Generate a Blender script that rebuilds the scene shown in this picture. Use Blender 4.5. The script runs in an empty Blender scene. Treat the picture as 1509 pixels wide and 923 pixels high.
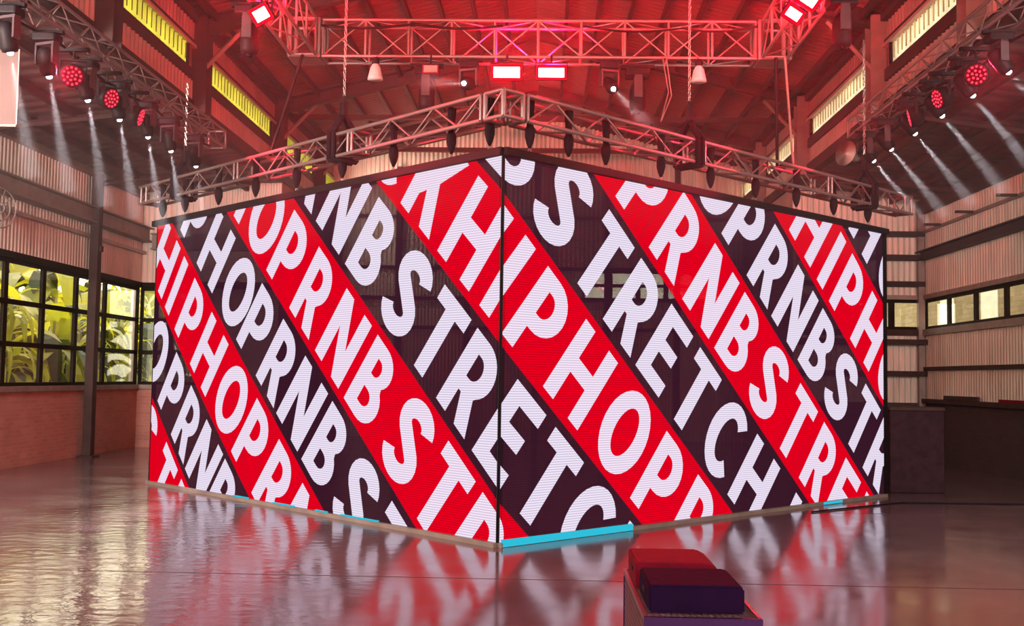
import bpy, bmesh, math, random
from mathutils import Vector, Matrix
random.seed(7)
C = bpy.context.scene.collection
sc = bpy.context.scene
PI = math.pi

# ------------------------------------------------------------------ camera
Mc = ((0.9994831569186933, 0.0285520682241774, 0.0147715414214142),
      (0.013019567186080862, 0.060601545174522486, -0.9980771230685269),
      (-0.029392344345590446, 0.9977535928888366, 0.060198488114636295))
R3 = Matrix(((Mc[0][0], -Mc[1][0], -Mc[2][0]),
             (Mc[0][1], -Mc[1][1], -Mc[2][1]),
             (Mc[0][2], -Mc[1][2], -Mc[2][2])))
cd = bpy.data.cameras.new('camera')
cam = bpy.data.objects.new('camera', cd); C.objects.link(cam)
cd.sensor_width = 36; cd.lens = 36 * 1590 / 1509; cd.clip_end = 200; cd.clip_start = 0.05
cam.matrix_world = Matrix.Translation((0, 0, 1.73)) @ R3.to_4x4()
sc.camera = cam

# ------------------------------------------------------------------ world, exposure
W_STR = 4.6
HAZE = 0.007
world = bpy.data.worlds.new('sky'); sc.world = world; world.use_nodes = True
wn = world.node_tree.nodes; wl = world.node_tree.links
bg = wn['Background']; bg.inputs['Strength'].default_value = W_STR
wt = wn.new('ShaderNodeTexCoord'); ws = wn.new('ShaderNodeSeparateXYZ'); wr = wn.new('ShaderNodeValToRGB')
wl.new(wt.outputs['Generated'], ws.inputs[0]); wl.new(ws.outputs['Z'], wr.inputs[0]); wl.new(wr.outputs[0], bg.inputs['Color'])
wr.color_ramp.elements[0].position = 0.0; wr.color_ramp.elements[0].color = (1.0, .87, .66, 1)
wr.color_ramp.elements[1].position = 0.7; wr.color_ramp.elements[1].color = (.95, .90, .85, 1)
def area(name, loc, target, sx, sy, W, col):
    ld = bpy.data.lights.new(name, 'AREA'); ld.shape = 'RECTANGLE'; ld.size = sx; ld.size_y = sy; ld.energy = W; ld.color = col
    o = bpy.data.objects.new(name, ld); C.objects.link(o); o.location = loc
    o.rotation_euler = (Vector(target) - Vector(loc)).to_track_quat('-Z', 'Y').to_euler()
XCG = -.23
area('doorway_fill', (-1, -5, 6.0), (-1, 10, 4.6), 14, 3, 20, (1, .78, .74))  # unseen fill, added to stand in for daylight from the open end
area('left_aisle_fill', (-7.6, 6.5, 4.6), (-9.4, 18, 3.0), 1.6, 1.2, 1900, (1, .86, .76))  # unseen fill added to brighten the left aisle wall, not a fixture
area('right_aisle_fill', (7.2, 6.5, 4.6), (8.7, 20, 4.0), 1.6, 1.2, 700, (1, .86, .78))  # weaker added fill for the right aisle, no lamp there
area('gable_fill', (-5.5, 29.3, 6.2), (1.1, 30.95, 6.2), 1.2, 2.0, 210, (1, .80, .62))  # hidden fill added to rake across the gable ribs like daylight
vs = sc.view_settings
vs.view_transform = 'Standard'; vs.look = 'None'; vs.gamma = 1.0; vs.use_curve_mapping = False
vs.exposure = 0.0
sc.cycles.max_bounces = 7; sc.cycles.diffuse_bounces = 4; sc.cycles.glossy_bounces = 4
sc.cycles.transparent_max_bounces = 12; sc.cycles.volume_bounces = 0
sc.cycles.sample_clamp_indirect = 4.0
sc.cycles.caustics_reflective = False; sc.cycles.caustics_refractive = False

# ------------------------------------------------------------------ materials
def mat(name, col, rough=.6, metal=0., var=.12, vscale=3., bump=0., bscale=20., spec=.5, stretch=None):
    m = bpy.data.materials.new(name); m.use_nodes = True
    n = m.node_tree.nodes; l = m.node_tree.links; b = n['Principled BSDF']
    b.inputs['Roughness'].default_value = rough; b.inputs['Metallic'].default_value = metal
    b.inputs['Specular IOR Level'].default_value = spec
    tc = n.new('ShaderNodeTexCoord'); src = tc.outputs['Object']
    if stretch:
        mp = n.new('ShaderNodeMapping'); mp.inputs['Scale'].default_value = stretch
        l.new(src, mp.inputs[0]); src = mp.outputs[0]
    nz = n.new('ShaderNodeTexNoise'); nz.inputs['Scale'].default_value = vscale; nz.inputs['Detail'].default_value = 5
    l.new(src, nz.inputs['Vector'])
    cr = n.new('ShaderNodeValToRGB'); l.new(nz.outputs['Fac'], cr.inputs[0])
    cr.color_ramp.elements[0].position = .3; cr.color_ramp.elements[1].position = .7
    cr.color_ramp.elements[0].color = tuple(max(0, c * (1 - var)) for c in col) + (1,)
    cr.color_ramp.elements[1].color = tuple(min(1, c * (1 + var)) for c in col) + (1,)
    l.new(cr.outputs[0], b.inputs['Base Color'])
    if bump:
        n2 = n.new('ShaderNodeTexNoise'); n2.inputs['Scale'].default_value = bscale; l.new(src, n2.inputs['Vector'])
        bp = n.new('ShaderNodeBump'); bp.inputs['Strength'].default_value = bump; bp.inputs['Distance'].default_value = .02
        l.new(n2.outputs['Fac'], bp.inputs['Height']); l.new(bp.outputs[0], b.inputs['Normal'])
    return m
def emis(name, col, s):
    m = bpy.data.materials.new(name); m.use_nodes = True
    n = m.node_tree.nodes; l = m.node_tree.links
    n.remove(n['Principled BSDF']); e = n.new('ShaderNodeEmission')
    e.inputs['Color'].default_value = tuple(col) + (1,); e.inputs['Strength'].default_value = s
    l.new(e.outputs[0], n['Material Output'].inputs[0]); return m
M = {}
M['alu'] = mat('brushed_aluminium', (.30, .20, .20), .38, .6, .15, 8)
M['black'] = mat('black_paint', (.010, .006, .008), .55, 0, .2, 12, spec=.12)
M['fabric'] = mat('black_fabric', (.014, .008, .012), .9, 0, .25, 20, .3, 60, spec=.08)
M['darksteel'] = mat('dark_brown_steel', (.040, .018, .018), .6, .0, .25, 4, spec=.2)
M['steel'] = mat('grey_brown_steel', (.24, .17, .15), .55, .2, .2, 4)
M['palesteel'] = mat('pale_steel', (.42, .33, .30), .5, .2, .15, 4)
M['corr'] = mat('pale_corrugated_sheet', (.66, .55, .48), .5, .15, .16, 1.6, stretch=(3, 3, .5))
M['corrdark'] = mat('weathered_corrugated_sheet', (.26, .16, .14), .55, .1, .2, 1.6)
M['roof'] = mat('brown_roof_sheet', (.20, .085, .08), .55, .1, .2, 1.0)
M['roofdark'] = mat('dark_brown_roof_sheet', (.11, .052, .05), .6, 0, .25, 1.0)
M['corrmid'] = mat('dusty_corrugated_sheet', (.40, .31, .26), .5, .15, .16, 1.6)
M['chain'] = mat('zinc_chain', (.5, .42, .40), .35, .8, .1, 10)
M['frame'] = mat('dark_window_frame', (.014, .008, .005), .6, 0, .2, 6, spec=.08)
M['white_lamp'] = mat('aged_white_enamel', (.62, .52, .50), .4, 0, .1, 8)
M['cyan'] = None
M['bank'] = mat('dark_plum_cover', (.016, .003, .026), .75, 0, .15, 6, .15, 30, spec=.05)
M['redcase'] = mat('dark_red_cover', (.19, .003, .018), .7, 0, .12, 5, .15, 30, spec=.1)
M['purple'] = mat('purple_painted_steel', (.055, .012, .085), .5, 0, .1, 8, spec=.15)
M['wire'] = mat('pink_grey_wire', (.22, .11, .13), .4, .5, .1, 12)
M['yoke'] = mat('grey_black_yoke', (.05, .03, .035), .5, 0, .2, 8, spec=.2)

def brick_mat(name, c1, c2, mortar, sc_=1.0, bump=.5, bw=.24, rh=.075, axis='YZ'):
    m = bpy.data.materials.new(name); m.use_nodes = True
    n = m.node_tree.nodes; l = m.node_tree.links; b = n['Principled BSDF']
    b.inputs['Roughness'].default_value = .8
    tc = n.new('ShaderNodeTexCoord'); sp = n.new('ShaderNodeSeparateXYZ'); cb = n.new('ShaderNodeCombineXYZ')
    ad = n.new('ShaderNodeMath'); ad.operation = 'ADD'
    l.new(tc.outputs['Object'], sp.inputs[0]); l.new(sp.outputs['X'], ad.inputs[0]); l.new(sp.outputs['Y'], ad.inputs[1])
    l.new(ad.outputs[0], cb.inputs['X']); l.new(sp.outputs['Z'], cb.inputs['Y'])
    bt = n.new('ShaderNodeTexBrick'); bt.inputs['Scale'].default_value = sc_
    bt.inputs['Brick Width'].default_value = bw; bt.inputs['Row Height'].default_value = rh
    bt.inputs['Mortar Size'].default_value = .006
    bt.inputs['Color1'].default_value = c1 + (1,); bt.inputs['Color2'].default_value = c2 + (1,); bt.inputs['Mortar'].default_value = mortar + (1,)
    l.new(cb.outputs[0], bt.inputs['Vector'])
    nz = n.new('ShaderNodeTexNoise'); nz.inputs['Scale'].default_value = 1.5; l.new(tc.outputs['Object'], nz.inputs['Vector'])
    mx = n.new('ShaderNodeMixRGB'); mx.blend_type = 'MULTIPLY'; mx.inputs[0].default_value = .45
    l.new(bt.outputs['Color'], mx.inputs[1]); l.new(nz.outputs['Fac'], mx.inputs[2]); l.new(mx.outputs[0], b.inputs['Base Color'])
    bp = n.new('ShaderNodeBump'); bp.inputs['Strength'].default_value = bump; bp.inputs['Distance'].default_value = .01; bp.invert = True
    l.new(bt.outputs['Fac'], bp.inputs['Height']); l.new(bp.outputs[0], b.inputs['Normal'])
    return m
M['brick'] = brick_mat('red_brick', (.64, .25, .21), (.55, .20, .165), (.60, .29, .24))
M['brick_shaded'] = brick_mat('shaded_brick', (.075, .034, .042), (.06, .026, .034), (.06, .035, .038))  # brick with the right-hand shadow put into its colour
M['brickout'] = brick_mat('sand_brick', (.38, .27, .12), (.30, .20, .08), (.16, .12, .06), 1, .3, .36, .14)

def floor_mat():
    m = bpy.data.materials.new('polished_concrete'); m.use_nodes = True
    n = m.node_tree.nodes; l = m.node_tree.links; b = n['Principled BSDF']
    tc = n.new('ShaderNodeTexCoord'); o = tc.outputs['Object']
    nz = n.new('ShaderNodeTexNoise'); nz.inputs['Scale'].default_value = .5; nz.inputs['Detail'].default_value = 8; l.new(o, nz.inputs['Vector'])
    cr = n.new('ShaderNodeValToRGB'); cr.color_ramp.elements[0].position = .3; cr.color_ramp.elements[1].position = .72
    cr.color_ramp.elements[0].color = (.105, .056, .062, 1); cr.color_ramp.elements[1].color = (.175, .10, .105, 1)
    l.new(nz.outputs['Fac'], cr.inputs[0]); l.new(cr.outputs[0], b.inputs['Base Color'])
    n3 = n.new('ShaderNodeTexNoise'); n3.inputs['Scale'].default_value = 1.3; n3.inputs['Detail'].default_value = 6; l.new(o, n3.inputs['Vector'])
    mr = n.new('ShaderNodeMapRange'); mr.inputs[1].default_value = .3; mr.inputs[2].default_value = .75
    mr.inputs[3].default_value = .09; mr.inputs[4].default_value = .2
    l.new(n3.outputs['Fac'], mr.inputs[0]); l.new(mr.outputs[0], b.inputs['Roughness'])
    b.inputs['Specular IOR Level'].default_value = .5; b.inputs['IOR'].default_value = 1.95
    # gentle unevenness everywhere, a rougher trowelled patch on the left side of the hall
    w1 = n.new('ShaderNodeTexNoise'); w1.inputs['Scale'].default_value = 1.1; w1.inputs['Detail'].default_value = 2; l.new(o, w1.inputs['Vector'])
    mp = n.new('ShaderNodeMapping'); mp.inputs['Scale'].default_value = (3.2, 4.2, 1); l.new(o, mp.inputs[0])
    w2 = n.new('ShaderNodeTexNoise'); w2.inputs['Scale'].default_value = 1.6; w2.inputs['Detail'].default_value = 3; l.new(mp.outputs[0], w2.inputs['Vector'])
    sx = n.new('ShaderNodeSeparateXYZ'); l.new(o, sx.inputs[0])
    mk = n.new('ShaderNodeMapRange'); mk.inputs[1].default_value = -.9; mk.inputs[2].default_value = -3.2; mk.inputs[3].default_value = 0; mk.inputs[4].default_value = 1
    l.new(sx.outputs['X'], mk.inputs[0])
    mu = n.new('ShaderNodeMath'); mu.operation = 'MULTIPLY'; l.new(w2.outputs['Fac'], mu.inputs[0]); l.new(mk.outputs[0], mu.inputs[1])
    b1 = n.new('ShaderNodeBump'); b1.inputs['Strength'].default_value = .10; b1.inputs['Distance'].default_value = .03; l.new(w1.outputs['Fac'], b1.inputs['Height'])
    b2 = n.new('ShaderNodeBump'); b2.inputs['Strength'].default_value = .22; b2.inputs['Distance'].default_value = .03
    l.new(mu.outputs[0], b2.inputs['Height']); l.new(b1.outputs[0], b2.inputs['Normal']); l.new(b2.outputs[0], b.inputs['Normal'])
    return m
M['floor'] = floor_mat()

BEAM = True
bmm = bpy.data.materials.new('beam_cone_haze'); bmm.use_nodes = True  # denser haze put only inside cones so the lamp beams show
bmm.node_tree.nodes.remove(bmm.node_tree.nodes['Principled BSDF'])
bv = bmm.node_tree.nodes.new('ShaderNodeVolumeScatter'); bv.inputs['Density'].default_value = .12; bv.inputs['Anisotropy'].default_value = .0
bmm.node_tree.links.new(bv.outputs[0], bmm.node_tree.nodes['Material Output'].inputs['Volume']); M['beam'] = bmm
def screen_mat(kind):
    m = bpy.data.materials.new('led_' + kind); m.use_nodes = True
    n = m.node_tree.nodes; l = m.node_tree.links; n.remove(n['Principled BSDF'])
    def math_(op, a, b=None):
        x = n.new('ShaderNodeMath'); x.operation = op
        for i, v in enumerate((a, b)):
            if v is None: continue
            if isinstance(v, (int, float)): x.inputs[i].default_value = v
            else: l.new(v, x.inputs[i])
        return x.outputs[0]
    tc = n.new('ShaderNodeTexCoord'); s = n.new('ShaderNodeSeparateXYZ'); l.new(tc.outputs['Object'], s.inputs[0])
    u, h = s.outputs['X'], s.outputs['Z']
    # LED rows: fine horizontal lines of the diode strips
    row = math_('SINE', math_('MULTIPLY', h, 2 * PI / .0262))
    rowf = math_('ADD', math_('MULTIPLY', row, .18 if kind == 'white' else .15), .82 if kind == 'white' else .86)
    em = n.new('ShaderNodeEmission'); tr = n.new('ShaderNodeBsdfTransparent'); mix = n.new('ShaderNodeMixShader')
    if kind == 'white':
        em.inputs['Color'].default_value = (.90, .80, .98, 1); l.new(math_('MULTIPLY', rowf, 1.12), em.inputs['Strength'])
        mix.inputs[0].default_value = .94
    else:
        d_ = math_('MAXIMUM', math_('SUBTRACT', -5, u), 0)
        u = math_('SUBTRACT', u, math_('MULTIPLY', math_('MULTIPLY', d_, d_), .022))
        v = math_('ADD', u, math_('DIVIDE', math_('SUBTRACT', h, 2.0), .885))
        fr = math_('FRACT', math_('DIVIDE', math_('SUBTRACT', v, .08 - 36.3), 3.63))
        # 1 inside a red band (0..0.5), soft 1 cm edges
        a = n.new('ShaderNodeMapRange'); l.new(math_('ABSOLUTE', math_('SUBTRACT', fr, .25)), a.inputs[0])
        a.inputs[1].default_value = .252; a.inputs[2].default_value = .246; a.inputs[3].default_value = 0; a.inputs[4].default_value = 1
        red = a.outputs[0]
        mc = n.new('ShaderNodeMixRGB'); l.new(red, mc.inputs[0])
        mc.inputs[1].default_value = (.046, .010, .024, 1); mc.inputs[2].default_value = (.86, .0, .014, 1)
        l.new(mc.outputs[0], em.inputs['Color']); l.new(rowf, em.inputs['Strength'])
        l.new(math_('ADD', math_('MULTIPLY', red, .20), .74), mix.inputs[0])
    l.new(tr.outputs[0], mix.inputs[1]); l.new(em.outputs[0], mix.inputs[2]); l.new(mix.outputs[0], n['Material Output'].inputs[0])
    return m
M['led_base'] = screen_mat('base'); M['led_white'] = screen_mat('white')

def translucent(name, col, tcol, rough=.5, mixf=.6):
    m = bpy.data.materials.new(name); m.use_nodes = True
    n = m.node_tree.nodes; l = m.node_tree.links; b = n['Principled BSDF']
    b.inputs['Roughness'].default_value = rough
    tc = n.new('ShaderNodeTexCoord'); nz = n.new('ShaderNodeTexNoise'); nz.inputs['Scale'].default_value = 1.7; l.new(tc.outputs['Object'], nz.inputs['Vector'])
    cr = n.new('ShaderNodeValToRGB'); l.new(nz.outputs['Fac'], cr.inputs[0])
    cr.color_ramp.elements[0].position = .35; cr.color_ramp.elements[1].position = .65
    cr.color_ramp.elements[0].color = tuple(c * .65 for c in tcol) + (1,); cr.color_ramp.elements[1].color = tuple(tcol) + (1,)
    b.inputs['Base Color'].default_value = tuple(col) + (1,)
    t = n.new('ShaderNodeBsdfTranslucent'); l.new(cr.outputs[0], t.inputs['Color'])
    mx = n.new('ShaderNodeMixShader'); mx.inputs[0].default_value = mixf
    l.new(b.outputs[0], mx.inputs[1]); l.new(t.outputs[0], mx.inputs[2]); l.new(mx.outputs[0], n['Material Output'].inputs[0])
    return m
M['louvre_l'] = translucent('yellow_translucent_sheet', (.24, .23, .03), (.55, .55, .06), mixf=.85)
M['louvre_r'] = translucent('cream_translucent_sheet', (.5, .45, .32), (.98, .90, .62), mixf=.9)
M['leafs'] = [translucent('leaf_%s' % s, c, t, .45, .45) for s, c, t in
              (('yellow', (.30, .28, .012), (1.0, .90, .04)), ('green', (.16, .17, .01), (.68, .66, .025)),
               ('pale', (.35, .34, .16), (.92, .86, .40)), ('deep', (.03, .045, .008), (.06, .07, .008)))]
def glass_mat():
    m = bpy.data.materials.new('window_glass'); m.use_nodes = True
    n = m.node_tree.nodes; l = m.node_tree.links; n.remove(n['Principled BSDF'])
    g = n.new('ShaderNodeBsdfGlossy'); g.inputs['Roughness'].default_value = .03
    t = n.new('ShaderNodeBsdfTransparent'); t.inputs['Color'].default_value = (.93, .95, .90, 1)
    nz = n.new('ShaderNodeTexNoise'); nz.inputs['Scale'].default_value = 2
    fr0 = n.new('ShaderNodeLayerWeight'); fr0.inputs['Blend'].default_value = .12; fr = n.new('ShaderNodeMath'); fr.operation = 'MULTIPLY_ADD'; fr.inputs[1].default_value = .4; fr.inputs[2].default_value = .04; l.new(fr0.outputs['Facing'], fr.inputs[0]); mx = n.new('ShaderNodeMixShader')
    l.new(fr.outputs[0], mx.inputs[0]); l.new(t.outputs[0], mx.inputs[1]); l.new(g.outputs[0], mx.inputs[2]); l.new(mx.outputs[0], n['Material Output'].inputs[0])
    return m
M['glass'] = glass_mat()
M['e_white'] = emis('lamp_white', (1, .96, 1), 14)
M['e_flood'] = emis('flood_red_white', (1, .80, .66), 9)
M['e_redglow'] = emis('painted_red_glow', (1, .0, .015), 1.1)  # emission standing in for the red glow around the flood lenses
M['cyan'] = emis('cyan_light_strip', (.03, .52, .70), 1.0)
M['e_red'] = emis('led_red', (1, .035, .07), 2.6)

# ------------------------------------------------------------------ mesh helpers
def link(name, me, parent=None, m=None):
    o = bpy.data.objects.new(name, me); C.objects.link(o)
    if parent is not None: o.parent = parent
    return o
def obj(name, bm, m, parent=None, smooth=False):
    me = bpy.data.meshes.new(name); bm.to_mesh(me); bm.free()
    for mm in (m if isinstance(m, (list, tuple)) else [m]): me.materials.append(mm)
    if smooth:
        for p in me.polygons: p.use_smooth = True
    return link(name, me, parent)
def box(bm, x0, x1, y0, y1, z0, z1, mat_=None, mi=0):
    vs_ = [bm.verts.new(((x0, x1)[i & 1], (y0, y1)[(i >> 1) & 1], (z0, z1)[(i >> 2) & 1])) for i in range(8)]
    if mat_ is not None:
        for v in vs_: v.co = mat_ @ v.co
    for f in ((0, 2, 3, 1), (4, 5, 7, 6), (0, 1, 5, 4), (2, 6, 7, 3), (0, 4, 6, 2), (1, 3, 7, 5)):
        bm.faces.new([vs_[i] for i in f]).material_index = mi
def B(*a, **k):
    bm = bmesh.new(); box(bm, *a, **k); return bm
def bevelbox(x0, x1, y0, y1, z0, z1, r=.01, seg=2):
    bm = B(x0, x1, y0, y1, z0, z1)
    bmesh.ops.bevel(bm, geom=bm.edges[:], offset=r, segments=seg, affect='EDGES', profile=.5)
    return bm
def tube(bm, p0, p1, r, seg=8, r2=None):
    p0, p1 = Vector(p0), Vector(p1); d = p1 - p0; L = d.length
    if L < 1e-6: return
    q = Vector((0, 0, 1)).rotation_difference(d)
    bmesh.ops.create_cone(bm, cap_ends=True, segments=seg, radius1=r, radius2=r if r2 is None else r2, depth=L,
                          matrix=Matrix.Translation((p0 + p1) / 2) @ q.to_matrix().to_4x4())
def tubes(lst, r, seg=8):
    bm = bmesh.new()
    for a, b in lst: tube(bm, a, b, r, seg)
    return bm
def polytube(pts, r, seg=6):
    bm = bmesh.new(); rings = []
    pts = [Vector(p) for p in pts]
    for i, p in enumerate(pts):
        d = (pts[min(i + 1, len(pts) - 1)] - pts[max(i - 1, 0)]).normalized()
        q = Vector((0, 0, 1)).rotation_difference(d)
        rings.append([bm.verts.new(p + q @ Vector((r * math.cos(2 * PI * k / seg), r * math.sin(2 * PI * k / seg), 0))) for k in range(seg)])
    for a, b in zip(rings, rings[1:]):
        for k in range(seg): bm.faces.new((a[k], a[(k + 1) % seg], b[(k + 1) % seg], b[k]))
    bm.faces.new(rings[0][::-1]); bm.faces.new(rings[-1])
    return bm
def lathe(prof, seg=16, mt=None):
    bm = bmesh.new(); rings = []
    for r, z in prof:
        rings.append([bm.verts.new((r * math.cos(2 * PI * k / seg), r * math.sin(2 * PI * k / seg), z)) for k in range(seg)])
    for a, b in zip(rings, rings[1:]):
        for k in range(seg): bm.faces.new((a[k], a[(k + 1) % seg], b[(k + 1) % seg], b[k]))
    bm.faces.new(rings[0][::-1]); bm.faces.new(rings[-1])
    if mt is not None: bmesh.ops.transform(bm, matrix=mt, verts=bm.verts)
    return bm
def tag(o, label=None, cat=None, group=None, kind=None):
    if label: o['label'] = label
    if cat: o['category'] = cat
    if group: o['group'] = group
    if kind: o['kind'] = kind
    return o
def thing(name, label, cat, loc=(0, 0, 0), rot=None, group=None):
    o = bpy.data.objects.new(name, None); C.objects.link(o); o.location = loc; o.empty_display_size = .1
    if rot is not None: o.rotation_euler = rot
    return tag(o, label, cat, group)
def struct(name, bm, m, parent=None):
    o = obj(name, bm, m, parent)
    if parent is None: o['kind'] = 'structure'
    return o
def corr_y(x, y0, y1, z0, z1, pitch=.13, amp=.018, zf=None):
    """corrugated sheet in the plane x = const, ribs vertical; zf(y)->(z0,z1) optional"""
    bm = bmesh.new(); n = int(round((y1 - y0) / pitch)) * 4; prev = None
    for i in range(n + 1):
        y = y0 + (y1 - y0) * i / n; dx = amp * (0, 1, 1, 0)[i % 4] * 1.0
        a, b = (z0, z1) if zf is None else zf(y)
        cur = (bm.verts.new((x + dx, y, a)), bm.verts.new((x + dx, y, b)))
        if prev: bm.faces.new((prev[0], cur[0], cur[1], prev[1]))
        prev = cur
    return bm
def corr_x(y, x0, x1, z0, z1, pitch=.13, amp=.018, zf=None):
    bm = bmesh.new(); n = int(round((x1 - x0) / pitch)) * 4; prev = None
    for i in range(n + 1):
        x = x0 + (x1 - x0) * i / n; dy = -amp * (0, 1, 1, 0)[i % 4]
        a, b = (z0, z1) if zf is None else zf(x)
        cur = (bm.verts.new((x, y + dy, a)), bm.verts.new((x, y + dy, b)))
        if prev: bm.faces.new((prev[0], cur[0], cur[1], prev[1]))
        prev = cur
    return bm
def corr_slope(p_lo, p_hi, y0, y1, pitch=.2, amp=.02):
    """roof sheet: profile line p_lo->p_hi (x,z), extruded along y, ribs running down the slope"""
    bm = bmesh.new(); n = int(round((y1 - y0) / pitch)) * 4; prev = None
    for i in range(n + 1):
        y = y0 + (y1 - y0) * i / n; dz = amp * (0, 1, 1, 0)[i % 4]
        cur = (bm.verts.new((p_lo[0], y, p_lo[1] + dz)), bm.verts.new((p_hi[0], y, p_hi[1] + dz)))
        if prev: bm.faces.new((prev[0], cur[0], cur[1], prev[1]))
        prev = cur
    return bm

# ------------------------------------------------------------------ the hall
XL, XR = -9.47, 8.72        # aisle walls
NL, NR = -6.20, 5.74        # raised nave walls with the clerestory strips
YA, YB, Y0 = 25.0, 31.0, -6.0
ZA, ZN, ZE, ZR = 5.92, 6.25, 8.0, 9.5    # aisle wall top, nave wall foot, nave eave, ridge
XC = (NL + NR) / 2
struct('floor', B(XL - .3, XR + .3, Y0, YB, -.2, 0), M['floor'])
# floor joints: thin dark control lines
bm = bmesh.new()
for y in (9.4, 14.6): box(bm, XL, XR, y, y + .012, .0, .0015)
fj = bpy.data.objects['floor']; obj('floor_joint', bm, M['darksteel'], fj)
# outside ground
gnd = struct('ground', B(-40, 40, Y0 - 12, 60, -.5, -.22), mat('pale_ground', (.14, .13, .07), .9, 0, .3, .6))

# left wall -----------------------------------------------------------------
SILL, HEAD = 1.45, 3.72
wl_ = struct('wall_left', B(XL - .22, XL, Y0, YA + .22, 0, SILL - .1), M['brick'])
obj('sill', B(XL - .25, XL + .06, Y0, YA, SILL - .1, SILL), M['steel'], wl_)
obj('corrugated_sheet', corr_y(XL, Y0, YA, HEAD + .12, ZA), M['corr'], wl_)
obj('lintel', B(XL - .1, XL + .07, Y0, YA, HEAD, HEAD + .12), M['frame'], wl_)
obj('blank_panel', B(XL - .06, XL - .02, Y0, 8.6, SILL, HEAD), M['corr'], wl_)
# crane-beam like rails running along the wall
def ibeam_y(x, y0, y1, z0, z1, w):
    bm = bmesh.new(); t = .03
    box(bm, x, x + w, y0, y1, z0, z0 + t); box(bm, x, x + w, y0, y1, z1 - t, z1)
    box(bm, x + w / 2 - .02, x + w / 2 + .02, y0, y1, z0 + t, z1 - t); return bm
def ibeam_x(y, x0, x1, z0, z1, w):
    bm = bmesh.new(); t = .03
    box(bm, x0, x1, y, y + w, z0, z0 + t); box(bm, x0, x1, y, y + w, z1 - t, z1)
    box(bm, x0, x1, y + w / 2 - .02, y + w / 2 + .02, z0 + t, z1 - t); return bm
obj('wall_beam', ibeam_y(XL + .03, Y0, YA - .02, 4.78, 5.12, .26), M['steel'], wl_)
obj('wall_rail', B(XL + .03, XL + .12, Y0, YA, 4.50, 4.57), M['palesteel'], wl_)
obj('top_rail', B(XL + .0, XL + .14, Y0, YA, ZA - .12, ZA), M['steel'], wl_)
# right wall ----------------------------------------------------------------
RS, RH = 2.97, 3.66
wr_ = struct('wall_right', B(XR, XR + .22, Y0, YA + .22, 0, 1.30), M['brick_shaded'])
obj('ledge', bevelbox(XR - .12, XR + .05, Y0, YA, 1.30, 1.40, .01), M['darksteel'], wr_)
obj('corrugated_sheet', corr_y(XR, Y0, YA, 1.40, RS - .14), M['corr'], wr_)
obj('corrugated_sheet', corr_y(XR, Y0, YA, RH + .1, ZA), M['corr'], wr_)
obj('sill', B(XR - .08, XR + .1, Y0, YA, RS - .14, RS), M['steel'], wr_)
obj('lintel', B(XR - .06, XR + .1, Y0, YA, RH, RH + .1), M['steel'], wr_)
obj('blank_panel', B(XR + .02, XR + .06, Y0, 10.5, RS, RH), M['corr'], wr_)
obj('wall_rail', B(XR - .07, XR - .01, Y0, YA, 2.03, 2.12), M['darksteel'], wr_)
obj('wall_beam', ibeam_y(XR - .2, Y0, YA, 4.55, 4.76, .18), M['darksteel'], wr_)
obj('wall_rail', B(XR - .06, XR - .01, Y0, YA, 5.18, 5.24), M['steel'], wr_)
obj('top_rail', B(XR - .16, XR, Y0, YA, 5.62, ZA), M['darksteel'], wr_)
for i, y in enumerate((17.9, 19.9, 21.9, 23.7)):
    obj('bracket', B(XR - .42, XR - .06, y, y + .06, 5.2, 5.25), M['darksteel'], wr_)
# aisle end walls -------------------------------------------------------------
we = struct('wall_back_left', B(XL, NL, YA, YA + .2, 0, SILL - .1), M['brick'])
obj('corrugated_sheet', corr_x(YA, XL, NL, HEAD + .12, ZN - .02), M['corr'], we)
obj('sill', B(XL, NL, YA - .06, YA + .1, SILL - .1, SILL), M['steel'], we)
obj('lintel', B(XL, NL, YA - .07, YA + .1, HEAD, HEAD + .12), M['frame'], we)
obj('wall_beam', ibeam_x(YA - .3, XL + .3, NL, 4.60, 4.98, .26), M['steel'], we)
obj('canopy', B(XL + .7, NL, YA - .7, YA - .08, HEAD + .02, HEAD + .1), M['darksteel'], we)
wf = struct('wall_back_right', B(NR, XR, YA, YA + .2, 0, 1.3), M['brick_shaded'])
obj('corrugated_sheet', corr_x(YA, NR, XR, 1.3, RS - .14), M['corr'], wf)
obj('corrugated_sheet', corr_x(YA, NR, XR, RH + .1, ZN - .02), M['corr'], wf)
obj('sill', B(NR, XR, YA - .08, YA + .1, RS - .14, RS), M['darksteel'], wf)
obj('lintel', B(NR, XR, YA - .08, YA + .1, RH, RH + .1), M['steel'], wf)
for z, d in ((1.9, .25), (2.62, .3), (3.95, .2), (4.55, .3), (5.1, .2)):
    obj('shelf_rail', B(NR + .1, XR - .02, YA - d, YA - .02, z, z + .12), M['darksteel'], wf)
obj('corner_post', B(XR - .16, XR - .02, YA - .16, YA - .02, 0, ZA), M['steel'], wf)
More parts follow.
